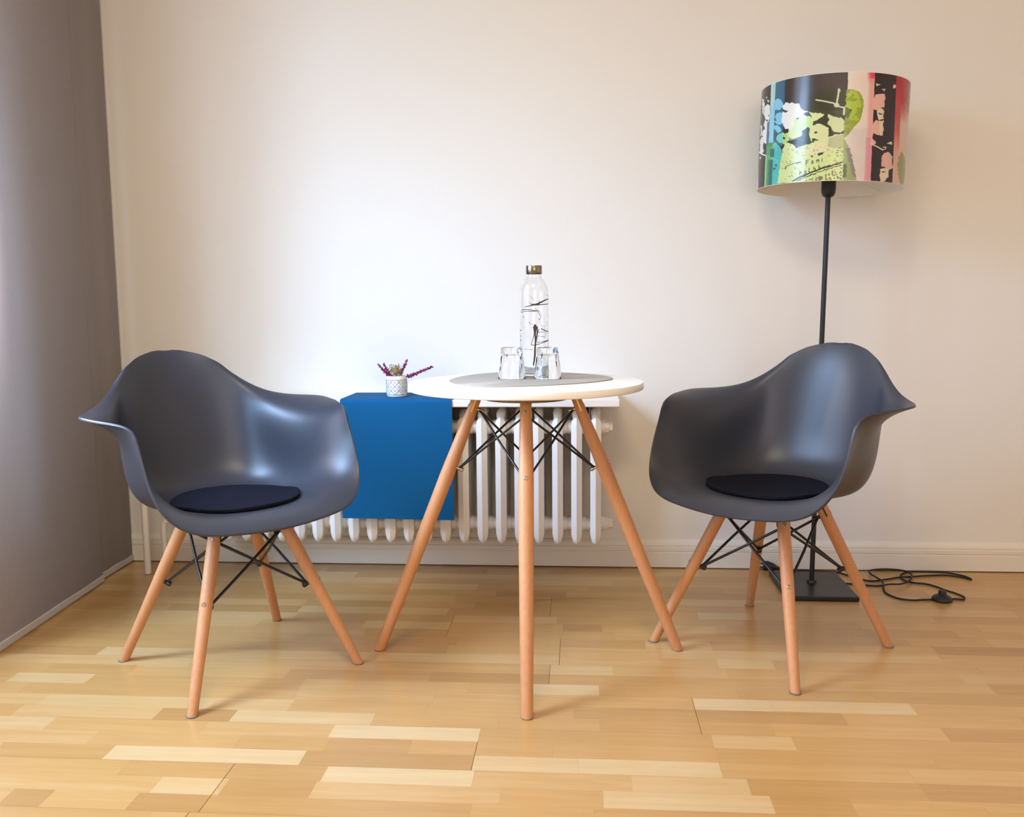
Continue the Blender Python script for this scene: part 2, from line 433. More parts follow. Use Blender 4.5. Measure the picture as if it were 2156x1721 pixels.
# ------------------------------------------------------------------ blue runner
def runner():
    x0, x1 = -.777, -.412
    prof = [(3.058, .0)]
    top = .6172; fy = 2.8445
    path = [(3.062, top + .0005), (2.98, top + .0005), (2.90, top + .0005), (2.858, top + .0004)]
    for a in range(1, 8): path.append((fy + .012 - .012 * math.sin(a * math.pi / 16), top - .012 + .012 * math.cos(a * math.pi / 16)))
    nz = 26
    for i in range(1, nz + 1):
        z = (top - .012) + (.2285 - (top - .012)) * i / nz
        path.append((fy - .0015 * math.sin(i * .25), z))
    v = []; n = 30; th = .0022
    for k in range(2):
        for q, (y, z) in enumerate(path):
            ya, za = path[max(0, q - 1)]; yb, zb = path[min(len(path) - 1, q + 1)]
            ty, tz = yb - ya, zb - za; l = math.hypot(ty, tz); ny, nz_ = tz / l, -ty / l
            for i in range(n + 1):
                u = i / n; x = x0 + (x1 - x0) * u
                if z < .6: x += (-.004 if u < .5 else .003) * (0.6 - z) * abs(2 * u - 1) + 0.0
                d = .0012 * math.sin(u * 9 + 1) * max(0, .6 - z) / .4
                dz = -.004 * u if z < .26 else 0
                v.append((x, y + (ny * th if k else 0) - d, z + (nz_ * th if k else 0) + dz))
    m_ = len(path); N = m_ * (n + 1); f = []
    for q in range(m_ - 1):
        for i in range(n):
            a = q * (n + 1) + i
            f.append((a, a + 1, a + n + 2, a + n + 1)); f.append((N + a, N + a + n + 1, N + a + n + 2, N + a + 1))
        a = q * (n + 1); f.append((a, a + n + 1, N + a + n + 1, N + a)); a += n; f.append((a, N + a, N + a + n + 1, a + n + 1))
    for i in range(n):
        f.append((i, N + i, N + i + 1, i + 1)); a = (m_ - 1) * (n + 1) + i; f.append((a, a + 1, N + a + 1, N + a))
    return MB().add(v, f).build('table_runner', M_blue, angle=70)
tag(runner(), 'blue cloth runner draped over the white shelf and radiator', 'table runner')

# ------------------------------------------------------------------ pot of dried flowers
PX, PY, PZ = -.607, 2.930, .6202
pot = root('flower_pot', (PX, PY, PZ))
tag(pot, 'small white patterned pot of dried purple and beige flowers on the blue runner', 'flower pot')
b = MB()
b.lathe([(.001, 0), (.029, 0), (.0325, .003), (.0335, .012), (.0335, .055), (.0325, .066), (.0310, .0685), (.0292, .067), (.0290, .050), (.001, .050)], n=40)
b.build('pot_body', M_potwhite, pot)
# raised lattice of diamonds with a small ring in each
b = MB()
def onpot(a, z, dr=.0004): return ((.0335 + dr) * math.cos(a), (.0335 + dr) * math.sin(a), z)
ND = 8
for k in range(ND):
    for s in (-1, 1):
        for off in (0, .5):
            pass
        pts = [onpot(2*math.pi*(k + s * t / 10.0 * 1.74) / ND, .008 + .048 * t / 10) for t in range(11)]
        b.tube(pts, .0008, 5)
    for zc, sh_ in ((.034, .5), (.021, 0), (.0475, 0)):
        a0 = 2*math.pi*(k + sh_) / ND
        b.tube([onpot(a0 + .10*math.cos(q*math.pi/4), zc + .0036*math.sin(q*math.pi/4)) for q in range(8)], .0006, 4, closed=True)
for zc in (.008, .0565): b.tube([onpot(2*math.pi*q/40, zc) for q in range(40)], .0008, 5, closed=True)
b.build('embossed_pattern', M_groove, pot)
rs = random.Random(4)
def sprig(p0, p1, name, r0=.004, n=26, fork=None):
    b = MB(); p0 = Vector(p0); p1 = Vector(p1)
    mid = (p0 + p1) / 2 + Vector((0, 0, -.004))
    path = [p0 * (1-t)**2 + mid * 2*t*(1-t) + p1 * t*t for t in [i / 10 for i in range(11)]]
    b.tube(path, .0008, 5)
    for i in range(n):
        t = .22 + .78 * i / n + rs.uniform(-.02, .02); t = min(1, max(.15, t))
        c = p0 * (1-t)**2 + mid * 2*t*(1-t) + p1 * t*t
        s = (1.15 - .55 * t)
        for q in range(7):
            d = Vector((rs.gauss(0, 1), rs.gauss(0, 1), rs.gauss(0, 1))).normalized() * rs.uniform(.001, .0072) * s
            b.ball(c + d, rs.uniform(.0017, .0033) * s, seg=5, rings=3, sq=(rs.uniform(.8, 1.3), 1, rs.uniform(.8, 1.3)))
    b.build(name, M_purple, pot)
sprig((-.010, 0, .055), (-.060, -.004, .107), 'heather_sprig')
sprig((-.010, .006, .055), (-.046, .010, .110), 'heather_sprig', n=16)
sprig((.012, 0, .057), (.124, -.006, .100), 'heather_sprig', n=34)
sprig((.004, .008, .060), (.036, .008, .124), 'heather_sprig', n=14)
b = MB()
for i in range(190):
    d = Vector((rs.gauss(0, 1), rs.gauss(0, 1), rs.gauss(0, .9))).normalized()
    c = Vector((-.002, 0, .087)) + Vector((d.x * .026, d.y * .023, d.z * .024)) * rs.uniform(.5, 1.06)
    u = d.orthogonal().normalized(); w = d.cross(u); a = rs.uniform(0, 6.28); u2 = u * math.cos(a) + w * math.sin(a); w2 = d.cross(u2)
    L = rs.uniform(.003, .006)
    b.add([c - u2 * L * .5, c + w2 * L * .5 + d * .0018, c + u2 * L * .5, c - w2 * L * .5 + d * .0018, c + d * .0004, c - d * .0012],
          [(0, 1, 4), (1, 2, 4), (2, 3, 4), (3, 0, 4), (1, 0, 5), (2, 1, 5), (3, 2, 5), (0, 3, 5)])
b.ball((-.002, 0, .085), .013, seg=10, rings=8)
b.tube([(0, 0, .050), (-.002, 0, .075)], .003, 6)
b.build('dried_flower_head', M_beige, pot, smooth=False)

SHELL = [
 [(0,-0.282,0.405),(0.118,-0.276,0.414),(0.222,-0.255,0.424),(0.273,-0.209,0.487),(0.276,-0.163,0.589),(0.272,-0.136,0.652),(0.289,-0.123,0.674)],
 [(0,-0.243,0.439),(0.11,-0.236,0.44),(0.202,-0.211,0.458),(0.248,-0.168,0.511),(0.262,-0.128,0.599),(0.274,-0.102,0.653),(0.298,-0.084,0.666)],
 [(0,-0.167,0.438),(0.106,-0.158,0.439),(0.192,-0.136,0.458),(0.236,-0.1,0.513),(0.253,-0.063,0.598),(0.273,-0.039,0.651),(0.316,-0.019,0.668)],
 [(0,-0.055,0.427),(0.106,-0.052,0.427),(0.191,-0.034,0.444),(0.228,-0.01,0.505),(0.237,0.013,0.594),(0.263,0.03,0.649),(0.33,0.058,0.673)],
 [(0,0.067,0.42),(0.105,0.068,0.417),(0.188,0.072,0.431),(0.216,0.078,0.5),(0.212,0.086,0.595),(0.231,0.098,0.652),(0.291,0.122,0.671)],
 [(0,0.159,0.426),(0.093,0.154,0.427),(0.163,0.148,0.447),(0.192,0.146,0.524),(0.194,0.148,0.615),(0.205,0.159,0.668),(0.233,0.177,0.681)],
 [(0,0.209,0.468),(0.083,0.205,0.476),(0.14,0.195,0.511),(0.166,0.192,0.584),(0.174,0.197,0.662),(0.177,0.207,0.705),(0.183,0.221,0.715)],
 [(0,0.235,0.557),(0.071,0.232,0.567),(0.118,0.225,0.603),(0.14,0.223,0.667),(0.147,0.23,0.723),(0.147,0.242,0.752),(0.145,0.254,0.754)],
 [(0,0.256,0.668),(0.054,0.254,0.674),(0.093,0.25,0.702),(0.112,0.251,0.746),(0.118,0.258,0.776),(0.117,0.268,0.79),(0.114,0.278,0.791)],
 [(0,0.276,0.756),(0.037,0.275,0.76),(0.068,0.274,0.778),(0.084,0.277,0.802),(0.09,0.282,0.813),(0.088,0.29,0.815),(0.086,0.297,0.813)],
 [(0,0.298,0.803),(0.025,0.298,0.805),(0.046,0.299,0.813),(0.062,0.302,0.824),(0.069,0.304,0.829),(0.07,0.307,0.827),(0.07,0.311,0.823)],
]
# ------------------------------------------------------------------ dowel legs shared by table and chairs
def frame_of(d):
    d = d.normalized(); return d
def dowel(foot, top, prof, n=24):
    """turned leg: prof = [(fraction, radius)] from foot to top; foot cut level with the floor"""
    b = MB(); F, T = Vector(foot), Vector(top); d = (T - F)
    rings = []
    t = d.normalized(); u = t.cross(Vector((0, 0, 1))).normalized(); w = t.cross(u)
    for s, r in prof:
        c = F + d * s
        ring = [c + (u * math.cos(2*math.pi*j/n) + w * math.sin(2*math.pi*j/n)) * r for j in range(n)]
        if s == 0: ring = [p - t * ((p.z - F.z) / t.z) for p in ring]
        rings.append(ring)
    b.ring_tube(rings); return b

def screw(parent, p, out, r=.0052):
    out = Vector(out).normalized(); b = MB(); p = Vector(p)
    u = out.orthogonal().normalized(); w = out.cross(u)
    prof = [(r, -.004), (r, .0006), (r * .8, .0014), (r * .62, .0014), (r * .55, .0002), (r * .30, .0002), (r * .22, .0012), (.0002, .0014)]
    b.ring_tube([[p + out * z + (u * math.cos(2*math.pi*j/16) + w * math.sin(2*math.pi*j/16)) * rr for j in range(16)] for rr, z in prof])
    return b.build('screw', M_steel, parent, angle=30)

def leg_set(parent, feet, tops, prof, z_hi, z_lo, r_leg, rod_r, knob_mat, slot_mat, slot_len, slot_w, centre=(0, 0)):
    """four legs with screws, a slotted plate, knobs, and crossed rods between neighbours. feet in ring order"""
    legs = []; ax = []
    for F, T in zip(feet, tops):
        F, T = Vector(F), Vector(T); d = T - F
        lg = dowel(F, T, prof).build('leg', M_wood, parent, angle=60); legs.append(lg)
        g = MB(); g.lathe([(.0135, 0), (.0140, .0008), (.0140, .0026), (.0125, .0034)], (F.x, F.y, .0002), 20)
        tag(g.build('glide', M_glide, lg), 'grey glide under the foot')
        rad = Vector((F.x - centre[0], F.y - centre[1], 0)).normalized(); tan = Vector((-rad.y, rad.x, 0))
        axis = d.normalized(); out = (rad - axis * rad.dot(axis)).normalized()
        def at(z, F=F, d=d): return F + d * ((z - F.z) / d.z)
        def rr(z, F=F, d=d):
            s = (z - F.z) / d.z
            for (s0, r0), (s1, r1) in zip(prof, prof[1:]):
                if s0 <= s <= s1: return r0 + (r1 - r0) * (s - s0) / max(1e-9, s1 - s0)
            return prof[-1][1]
        for z in (z_hi, z_lo): screw(lg, at(z) + out * (rr(z) - .0004), out)
        # plate let into the slot at the top of the leg
        top = T + axis * .004
        b = MB(); h = slot_len
        c8 = []
        for k in (0, 1):
            p = top - axis * h * k; w = rr(min(p.z, T.z - .012)) + slot_w
            for sx, so in ((-1, -1), (1, -1), (1, 1), (-1, 1)): c8.append(p + tan * w * sx + out * .0019 * so)
        b.add(c8, [(0, 1, 2, 3), (7, 6, 5, 4), (0, 4, 5, 1), (1, 5, 6, 2), (2, 6, 7, 3), (3, 7, 4, 0)])
        b.build('slot_plate', slot_mat, lg, smooth=False)
        ax.append((at, rr, out, tan, axis))
    for i in range(4):      # knobs on the inner side
        at, rr, out, tan, axis = ax[i]
        for z in (z_hi, z_lo):
            p = at(z) - out * (rr(z) - .002)
            b = MB(); b.tube([p, p - out * .010], rod_r * 1.5, 10); b.tube([p - out * .009, p - out * .011, p - out * .018, p - out * .020], [rod_r * 1.6, rod_r * 2.0, rod_r * 2.0, rod_r * 1.4], 12)
            b.build('knob', knob_mat, legs[i])
    for i in range(4):      # crossed rods
        j = (i + 1) % 4
        for hi, lo, o1 in ((i, j, .004), (j, i, -.004)):
            A = ax[hi]; B = ax[lo]
            p = A[0](z_hi) - A[2] * (A[1](z_hi) + .006); q = B[0](z_lo) - B[2] * (B[1](z_lo) + .006)
            dz = Vector((0, 0, 1)) * o1
            n1 = (q - p).normalized()
            p0 = A[0](z_hi) - A[2] * (A[1](z_hi) + .004); q0 = B[0](z_lo) - B[2] * (B[1](z_lo) + .004)
            side = n1.cross(Vector((0, 0, 1))).normalized() * (.003 if o1 > 0 else -.003)
            MB().tube([p0, p + n1 * .012 + side * .3, (p + q) / 2 + side, q - n1 * .012 + side * .3, q0], rod_r, 10).build('brace_rod', M_black, parent)
    return legs

# ------------------------------------------------------------------ round table
TX, TY, TA, TR = -.1420, 2.3202, .052, .3015
ZTOP = .7225
tb = root('bistro_table', (TX, TY, 0), TA)
tag(tb, 'round white table on four splayed beech dowel legs', 'table')
b = MB(); b.lathe([(.0005, .7035), (TR - .004, .7035), (TR - .001, .7045), (TR, .7065), (TR, ZTOP - .003), (TR - .001, ZTOP - .0008), (TR - .004, ZTOP), (.0005, ZTOP)], n=128)
b.build('table_top', M_table, tb, angle=50)
b = MB(); b.lathe([(.0005, .6770), (.110, .6770), (.112, .6800), (.112, .7030), (.0005, .7030)], n=48)
for k in range(4):
    a = k * math.pi / 2; c, s = math.cos(a), math.sin(a)
    b.add([(c*x - s*y, s*x + c*y, z) for x, y, z in ((.06, -.016, .6850), (.150, -.016, .6850), (.150, .016, .6850), (.06, .016, .6850), (.06, -.016, .7030), (.150, -.016, .7030), (.150, .016, .7030), (.06, .016, .7030))],
          [(0,3,2,1),(4,5,6,7),(0,1,5,4),(1,2,6,5),(2,3,7,6),(3,0,4,7)])
tag(b.build('mounting_plate', mat('grey_steel_plate', rgb(120, 112, 100), .4, metal=.6), tb, angle=30), 'grey steel mounting plate under the top')
rf, rt, zl = .399, .131, .6726
rtop = rf + (rt - rf) * .684 / zl
tf = []; tt = []
for k in range(4):
    a = -math.pi / 2 + k * math.pi / 2
    tf.append((rf * math.cos(a), rf * math.sin(a), .001)); tt.append((rtop * math.cos(a), rtop * math.sin(a), .684))
leg_set(tb, tf, tt, [(0, .0132), (.012, .0140), (.3, .0165), (.55, .0182), (.70, .0185), (.85, .0160), (.97, .0128), (.995, .0124), (1, .0112)], .655, .503, .018, .0030,
        M_steel, M_brass, .046, .0010)

# things on the table
mp_pts = [(-.334,2.271),(-.302,2.193),(-.261,2.163),(-.21,2.151),(-.145,2.16),(-.08,2.188),(-.014,2.23),(.037,2.279),(.073,2.335),(.083,2.377),(.073,2.434),(.04,2.491),(-.016,2.546),(-.065,2.580),(-.13,2.600),(-.20,2.598),(-.262,2.566),(-.308,2.50),(-.334,2.42),(-.343,2.34)]
cp = catmull([(x, y, 0) for x, y in mp_pts], 5, closed=True)
b = MB(); n = len(cp); c = sum(cp, Vector()) / n
rings = []
for s, z in ((.02, .0003), (.996, .0003), (1, .0010), (1, .0022), (.997, .0028), (.02, .0028)):
    rings.append([(c.x + (p.x - c.x) * s, c.y + (p.y - c.y) * s, ZTOP + z) for p in cp])
b.ring_tube(rings)
tag(b.build('placemat', M_mat, angle=40), 'grey pebble-shaped placemat lying on the white round table', 'placemat')
ZM = ZTOP + .0030

def tumbler(name, x, y, rz, label):
    r = root(name, (x, y, ZM), rz)
    def facet(a, z):
        # nine flat panels on the upper (foot) part, smooth near the mouth
        k = min(1, max(0, (z - .026) / .010)) * min(1, max(0, (.082 - z) / .006))
        seg = 2*math.pi / 9; t = (a % seg) - seg / 2
        return 1 + k * (math.cos(seg / 2) / math.cos(t) - 1)
    b = MB()
    prof = [(.0340, .0002), (.0358, .0008), (.0360, .004), (.0352, .018), (.0338, .028), (.0318, .045), (.0298, .065), (.0286, .078), (.0272, .0815), (.0245, .0822), (.0215, .0805), (.012, .0795), (.0008, .0793),
            (.0008, .066), (.014, .0662), (.0225, .0648), (.0252, .060), (.0280, .040), (.0305, .020), (.0325, .006), (.0335, .001)]
    b.lathe(prof, n=108, mod=facet, closed=False)
    k = len(b.f)
    b.f = b.f[:-2]; b.mi = b.mi[:-2]      # open ends: close mouth ring to the outside
    nn = 108; last = (len(prof) - 1) * nn
    for j in range(nn): b.f.append((last + j, last + (j + 1) % nn, (j + 1) % nn, j)); b.mi.append(0)
    # centre caps at the thick base
    b.build('glass_body', M_glass, r, angle=28)
    return tag(r, label, 'glass', 'two upturned glass tumblers on the placemat')
tumbler('glass_tumbler', -.182, 2.362, .15, 'clear glass tumbler standing upside down, left of the bottle')
tumbler('glass_tumbler', -.088, 2.358, .02, 'clear glass tumbler standing upside down, the right-hand one of the pair')

BX, BY = -.1265, 2.452
bt = root('glass_bottle', (BX, BY, ZM))
tag(bt, 'tall clear glass bottle with black ink drawing and steel cap', 'bottle')
RB = .0388
b = MB()
out = [(.0008, .0004), (.030, .0004), (.0365, .0022), (RB, .008), (RB, .222), (.0380, .234), (.0345, .246), (.0285, .257), (.0222, .2635), (.0205, .2665), (.0200, .270), (.0200, .286)]
inn = [(.0182, .286), (.0182, .269), (.0190, .265), (.0268, .2555), (.0328, .245), (.0362, .233), (RB - .0017, .222), (RB - .0017, .012), (.034, .007), (.0008, .006)]
b.lathe(out + inn, n=64)
b.build('bottle_body', M_glass, bt, angle=40)
b = MB(); b.lathe([(.0005, .2745), (.0205, .2745), (.0212, .2752), (.0212, .2765)], n=48)
b.f = b.f
tag(b.build('cap_ring', M_blackp, bt), 'black seal ring')
b = MB(); b.lathe([(.0214, .2768), (.0218, .2776), (.0218, .2962), (.0212, .2972), (.0005, .2974)], n=64)
tag(b.build('cap', mat('brushed_cap_steel', rgb(150, 138, 122), .22, metal=1.0), bt, angle=35), 'brushed steel screw cap')
# ink drawing wrapped on the glass: strokes given as (angle across the front, height)
def bz(px, py): # zoomed photo coordinates of the drawing to (angle, height)
    s = max(-.985, min(.985, (px - 758) / 186.0)); return math.asin(s), (1515 - py) / 1365.0 * .2905
strokes = [([(945,535),(900,552),(860,572),(830,585),(800,602),(760,608),(715,602)], [5,8,9,10,13,12,5]), ([(830,585),(825,560)], [8,3]), ([(945,600),(890,606),(800,610),(740,615),(690,625),(635,635)], [5,5,7,7,6,4]),
 ([(705,495),(760,555)], [2,2]), ([(600,675),(650,668),(720,675),(780,685),(825,688)], [6,5,5,4,3]), ([(590,705),(650,690),(720,692),(790,688)], [4,4,4,3]), ([(590,668),(588,705)], [5,4]), ([(760,640),(800,690),(830,740),(842,780)], [2,3,3,3]), ([(825,690),(842,725),(832,820),(850,880)], [3,2,2,2]),
 ([(768,855),(770,900),(768,960),(772,1060),(766,1150),(762,1250),(748,1340),(742,1375)], [14,22,12,10,11,12,9,6]), ([(745,880),(757,960),(738,1040),(716,1110)], [6,6,4,4]), ([(795,880),(796,930),(790,1000),(775,1040)], [8,7,8,9]), ([(820,915),(800,960),(785,1070)], [4,5,4]),
 ([(716,1112),(760,1112),(830,1098),(890,1078),(942,1056)], [4,5,4,5,6]), ([(942,1056),(860,1072),(785,1082)], [5,4,3]), ([(800,958),(850,952),(895,948)], [3,3,3]), ([(790,1000),(850,1004),(905,1020)], [2,3,2]), ([(895,948),(905,970),(895,1010)], [3,3,2]),
 ([(840,905),(870,920),(900,935),(938,955)], [4,6,6,5]), ([(620,1165),(700,1170),(740,1175)], [2,2,2]), ([(575,930),(598,932)], [5,4]), ([(575,1002),(592,1004)], [4,4]), ([(572,1055),(590,1055)], [4,4]), ([(582,820),(586,870)], [3,2]),
 ([(715,600),(690,575)], [3,2]), ([(845,870),(900,880),(930,850)], [1.5,1.5,1.5]), ([(890,480),(940,500)], [1.5,1.5])]
b = MB(); K = .2905 / 1365.0
for pts, ws in strokes:
    P = [bz(*p) for p in pts]; Q = catmull([(a * RB, h, w) for (a, h), w in zip(P, ws)], 5)
    L = []; R = []
    for i, p in enumerate(Q):
        t = Q[min(i + 1, len(Q) - 1)] - Q[max(i - 1, 0)]; t = Vector((t.x, t.y)); t.normalize(); nx, ny = -t.y, t.x
        w = p.z * K * .95
        for S, sg in ((L, 1), (R, -1)):
            a = (p.x + nx * w * sg) / RB; h = p.y + ny * w * sg
            S.append(((RB + .0003) * math.sin(a), -(RB + .0003) * math.cos(a), h))
    b.add(L + R, [(i, i + 1, len(Q) + i + 1, len(Q) + i) for i in range(len(Q) - 1)])
for (px, py, r) in ((622,762,9),(628,890,4),(697,830,7),(708,850,5),(733,852,5),(822,788,8),(912,830,6),(842,720,4),(850,915,6),(938,735,4),(610,740,3),(830,830,3),(660,1010,4),(675,1000,3),(655,960,3)):
    a, h = bz(px, py); q = []
    for k in range(10): q.append(((RB + .0003) * math.sin(a + r * K * math.cos(k*.6283) / RB), -(RB + .0003) * math.cos(a + r * K * math.cos(k*.6283) / RB), h + r * K * math.sin(k*.6283)))
    b.add(q, [tuple(range(10))])
tag(b.build('ink_drawing', M_print, bt, smooth=False, xf=Matrix.Rotation(math.atan2(-BX, BY), 4, 'Z') if False else Matrix.Rotation(math.atan2(-BX, BY) * 1.0, 4, 'Z')), 'black splashed ink drawing on the glass')

# ------------------------------------------------------------------ shell armchairs
def basis(n, t):
    k = 3; kn = np.concatenate([[0] * k, np.linspace(0, 1, n - k + 1), [1] * k]); t = np.clip(t, 0, 1 - 1e-9); mm = len(t)
    B = np.zeros((mm, len(kn) - 1))
    for i in range(len(kn) - 1): B[:, i] = (t >= kn[i]) & (t < kn[i + 1])
    for d in range(1, k + 1):
        N = np.zeros((mm, len(kn) - 1 - d))
        for i in range(len(kn) - 1 - d):
            a = kn[i + d] - kn[i]; c = kn[i + d + 1] - kn[i + 1]
            N[:, i] = ((t - kn[i]) / a * B[:, i] if a > 0 else 0) + ((kn[i + d + 1] - t) / c * B[:, i + 1] if c > 0 else 0)
        B = N
    return B
def shell_mesh():
    G = np.array(SHELL); Lh = G[:, 1:][:, ::-1].copy(); Lh[..., 0] *= -1
    Fg = np.concatenate([Lh, G], 1)
    ns, nv = 84, 112
    t = np.linspace(0, 1, ns); t = (1 - np.cos(t * math.pi)) / 4 + t / 2
    vm = np.ones(ns)                      # the corners of the sheet are rounded off
    for a, q in ((np.clip((.10 - t) / .10, 0, 1), .10), (np.clip((t - .66) / .34, 0, 1), .86)): vm -= q * (1 - np.sqrt(1 - a * a))
    R_ = np.einsum('si,ijk->sjk', basis(Fg.shape[0], t), Fg)
    S = np.stack([basis(Fg.shape[1], .5 + .5 * np.linspace(-1, 1, nv) * w) @ R_[i] for i, w in enumerate(vm)])
    global SHELL_GRID
    SHELL_GRID = S
    v = S.reshape(-1, 3).tolist(); f = []
    for i in range(ns - 1):
        for j in range(nv - 1):
            a = i * nv + j; f.append((a, a + 1, a + nv + 1, a + nv))
    me = bpy.data.meshes.new('shell'); me.from_pydata(v, [], f); me.materials.append(M_plastic)
    me.polygons.foreach_set('use_smooth', [True] * len(f)); me.update()
    return me
def make_chair():
    r = root('shell_armchair', (0, 0, 0))
    me = shell_mesh(); o = bpy.data.objects.new('shell', me); COL.objects.link(o); o.parent = r
    md = o.modifiers.new('thickness', 'SOLIDIFY'); md.thickness = .0055; md.offset = -1
    bv = o.modifiers.new('soft_rim', 'BEVEL'); bv.width = .0018; bv.segments = 2; bv.limit_method = 'ANGLE'; bv.angle_limit = math.radians(50)
    h = .22; zt = .392; top = .22 - (.22 - .087) * zt / .385
    feet = [(-h, -h, .001), (h, -h, .001), (h, h, .001), (-h, h, .001)]
    tops = [(-top, -top, zt), (top, -top, zt), (top, top, zt), (-top, top, zt)]
    leg_set(r, feet, tops, [(0, .0112), (.02, .0122), (.3, .0138), (.6, .0155), (.85, .0160), (.985, .0155), (1, .0140)], .360, .222, .0155, .0036,
            M_blackp, M_dark, .042, .0009)
    for x, y, z in tops:
        b = MB(); b.lathe([(.0005, 0), (.0155, 0), (.0155, .010), (.021, .022), (.021, .046), (.0005, .046)], (x * .97, y * .97, z - .006), 20)
        b.build('shell_mount', M_blackp, r)
    return r
PAD_Z = .4405
def make_pad(name, label):
    pts = [(0, -.187), (.075, -.178), (.130, -.152), (.163, -.105), (.172, -.05), (.158, 0), (.130, .045), (.085, .088), (.04, .108), (0, .113), (-.04, .108), (-.085, .088), (-.130, .045), (-.158, 0), (-.172, -.05), (-.163, -.105), (-.130, -.152), (-.075, -.178)]
    pts = [(x * .92, y) for x, y in pts]
    cp = catmull([(x, y, 0) for x, y in pts], 6, closed=True); b = MB()
    seat = SHELL_GRID[:48, 18:-18].reshape(-1, 3)
    def lift(x, y):                      # the felt bends up where the bowl of the seat rises
        d = (seat[:, 0] - x) ** 2 + (seat[:, 1] - y) ** 2; i = np.argsort(d)[:8]
        return max(0.0, float(seat[i, 2].mean()) + .0018 - PAD_Z)
    rings = []
    for s, z in ((.01, .0), (.35, .0), (.6, 0), (.8, 0), (.92, 0), (.990, .0), (1, .0012), (1, .0068), (.990, .008), (.92, .008), (.8, .008), (.6, .008), (.35, .008), (.01, .008)):
        ring = []
        for p in cp:
            x, y = p.x * s, (p.y + .037) * s - .037
            ring.append((x, y, z + lift(x, y)))
        rings.append(ring)
    b.ring_tube(rings)
    return b
chair = make_chair()
chair2 = copy_tree(chair)
SH = [c for c in chair.children if c.name.startswith('shell') and 'mount' not in c.name][0]
SH2 = [c for c in chair2.children if c.name.startswith('shell') and 'mount' not in c.name][0]
poses = ((chair, SH, (-.8865, 2.198, .81), (-0.0156, -0.0085, 0.0596), 'dark grey moulded armchair on the left, in front of the blue cloth', 'dark navy felt seat pad on the left armchair'),
         (chair2, SH2, (.5084, 2.3964, -.7966), (0.0106, -0.0162, 0.0371), 'dark grey moulded armchair on the right, in front of the floor lamp', 'black felt seat pad on the right armchair'))
for ch, shl, (x, y, a), (dx, dy, da), lab, plab in poses:
    ch.location = (x, y, 0); ch.rotation_euler = (0, 0, a)
    tag(ch, lab, 'armchair', 'grey moulded armchairs with wooden legs')
    d = Matrix.Rotation(-a, 3, 'Z') @ Vector((dx, dy, 0))
    shl.location = d; shl.rotation_euler = (0, 0, da)
    p = make_pad('seat_pad', plab).build('seat_pad', M_pad, angle=50)
    p.location = (x + dx, y + dy, PAD_Z); p.rotation_euler = (0, 0, a + da)
    tag(p, plab, 'seat pad', 'felt seat pads on the armchairs')
# ------------------------------------------------------------------ floor lamp
LX, LY = .745, 2.905
lamp = root('floor_lamp', (LX, LY, 0))
tag(lamp, 'black floor lamp with colourful printed drum shade behind the right armchair', 'floor lamp')
b = MB(); b.box((-.112, -.150, .001), (.108, .118, .0155))
b.build('base', M_black, lamp, bevel=.003)
b = MB(); b.tube([(0, 0, .0150), (0, 0, .024), (0, 0, .0242)], [.016, .014, .0085], 16); b.tube([(0, 0, .024), (.004, 0, .4), (.015, 0, 1.262)], .0078, 16)
b.build('pole', M_black, lamp)
TOPX = .0155
b = MB(); b.lathe([(.0006, 1.238), (.011, 1.238), (.017, 1.243), (.0205, 1.252), (.0215, 1.262), (.0215, 1.300), (.018, 1.305), (.0006, 1.305)], (TOPX, 0, 0), 28)
b.build('bulb_socket', M_blackp, lamp)
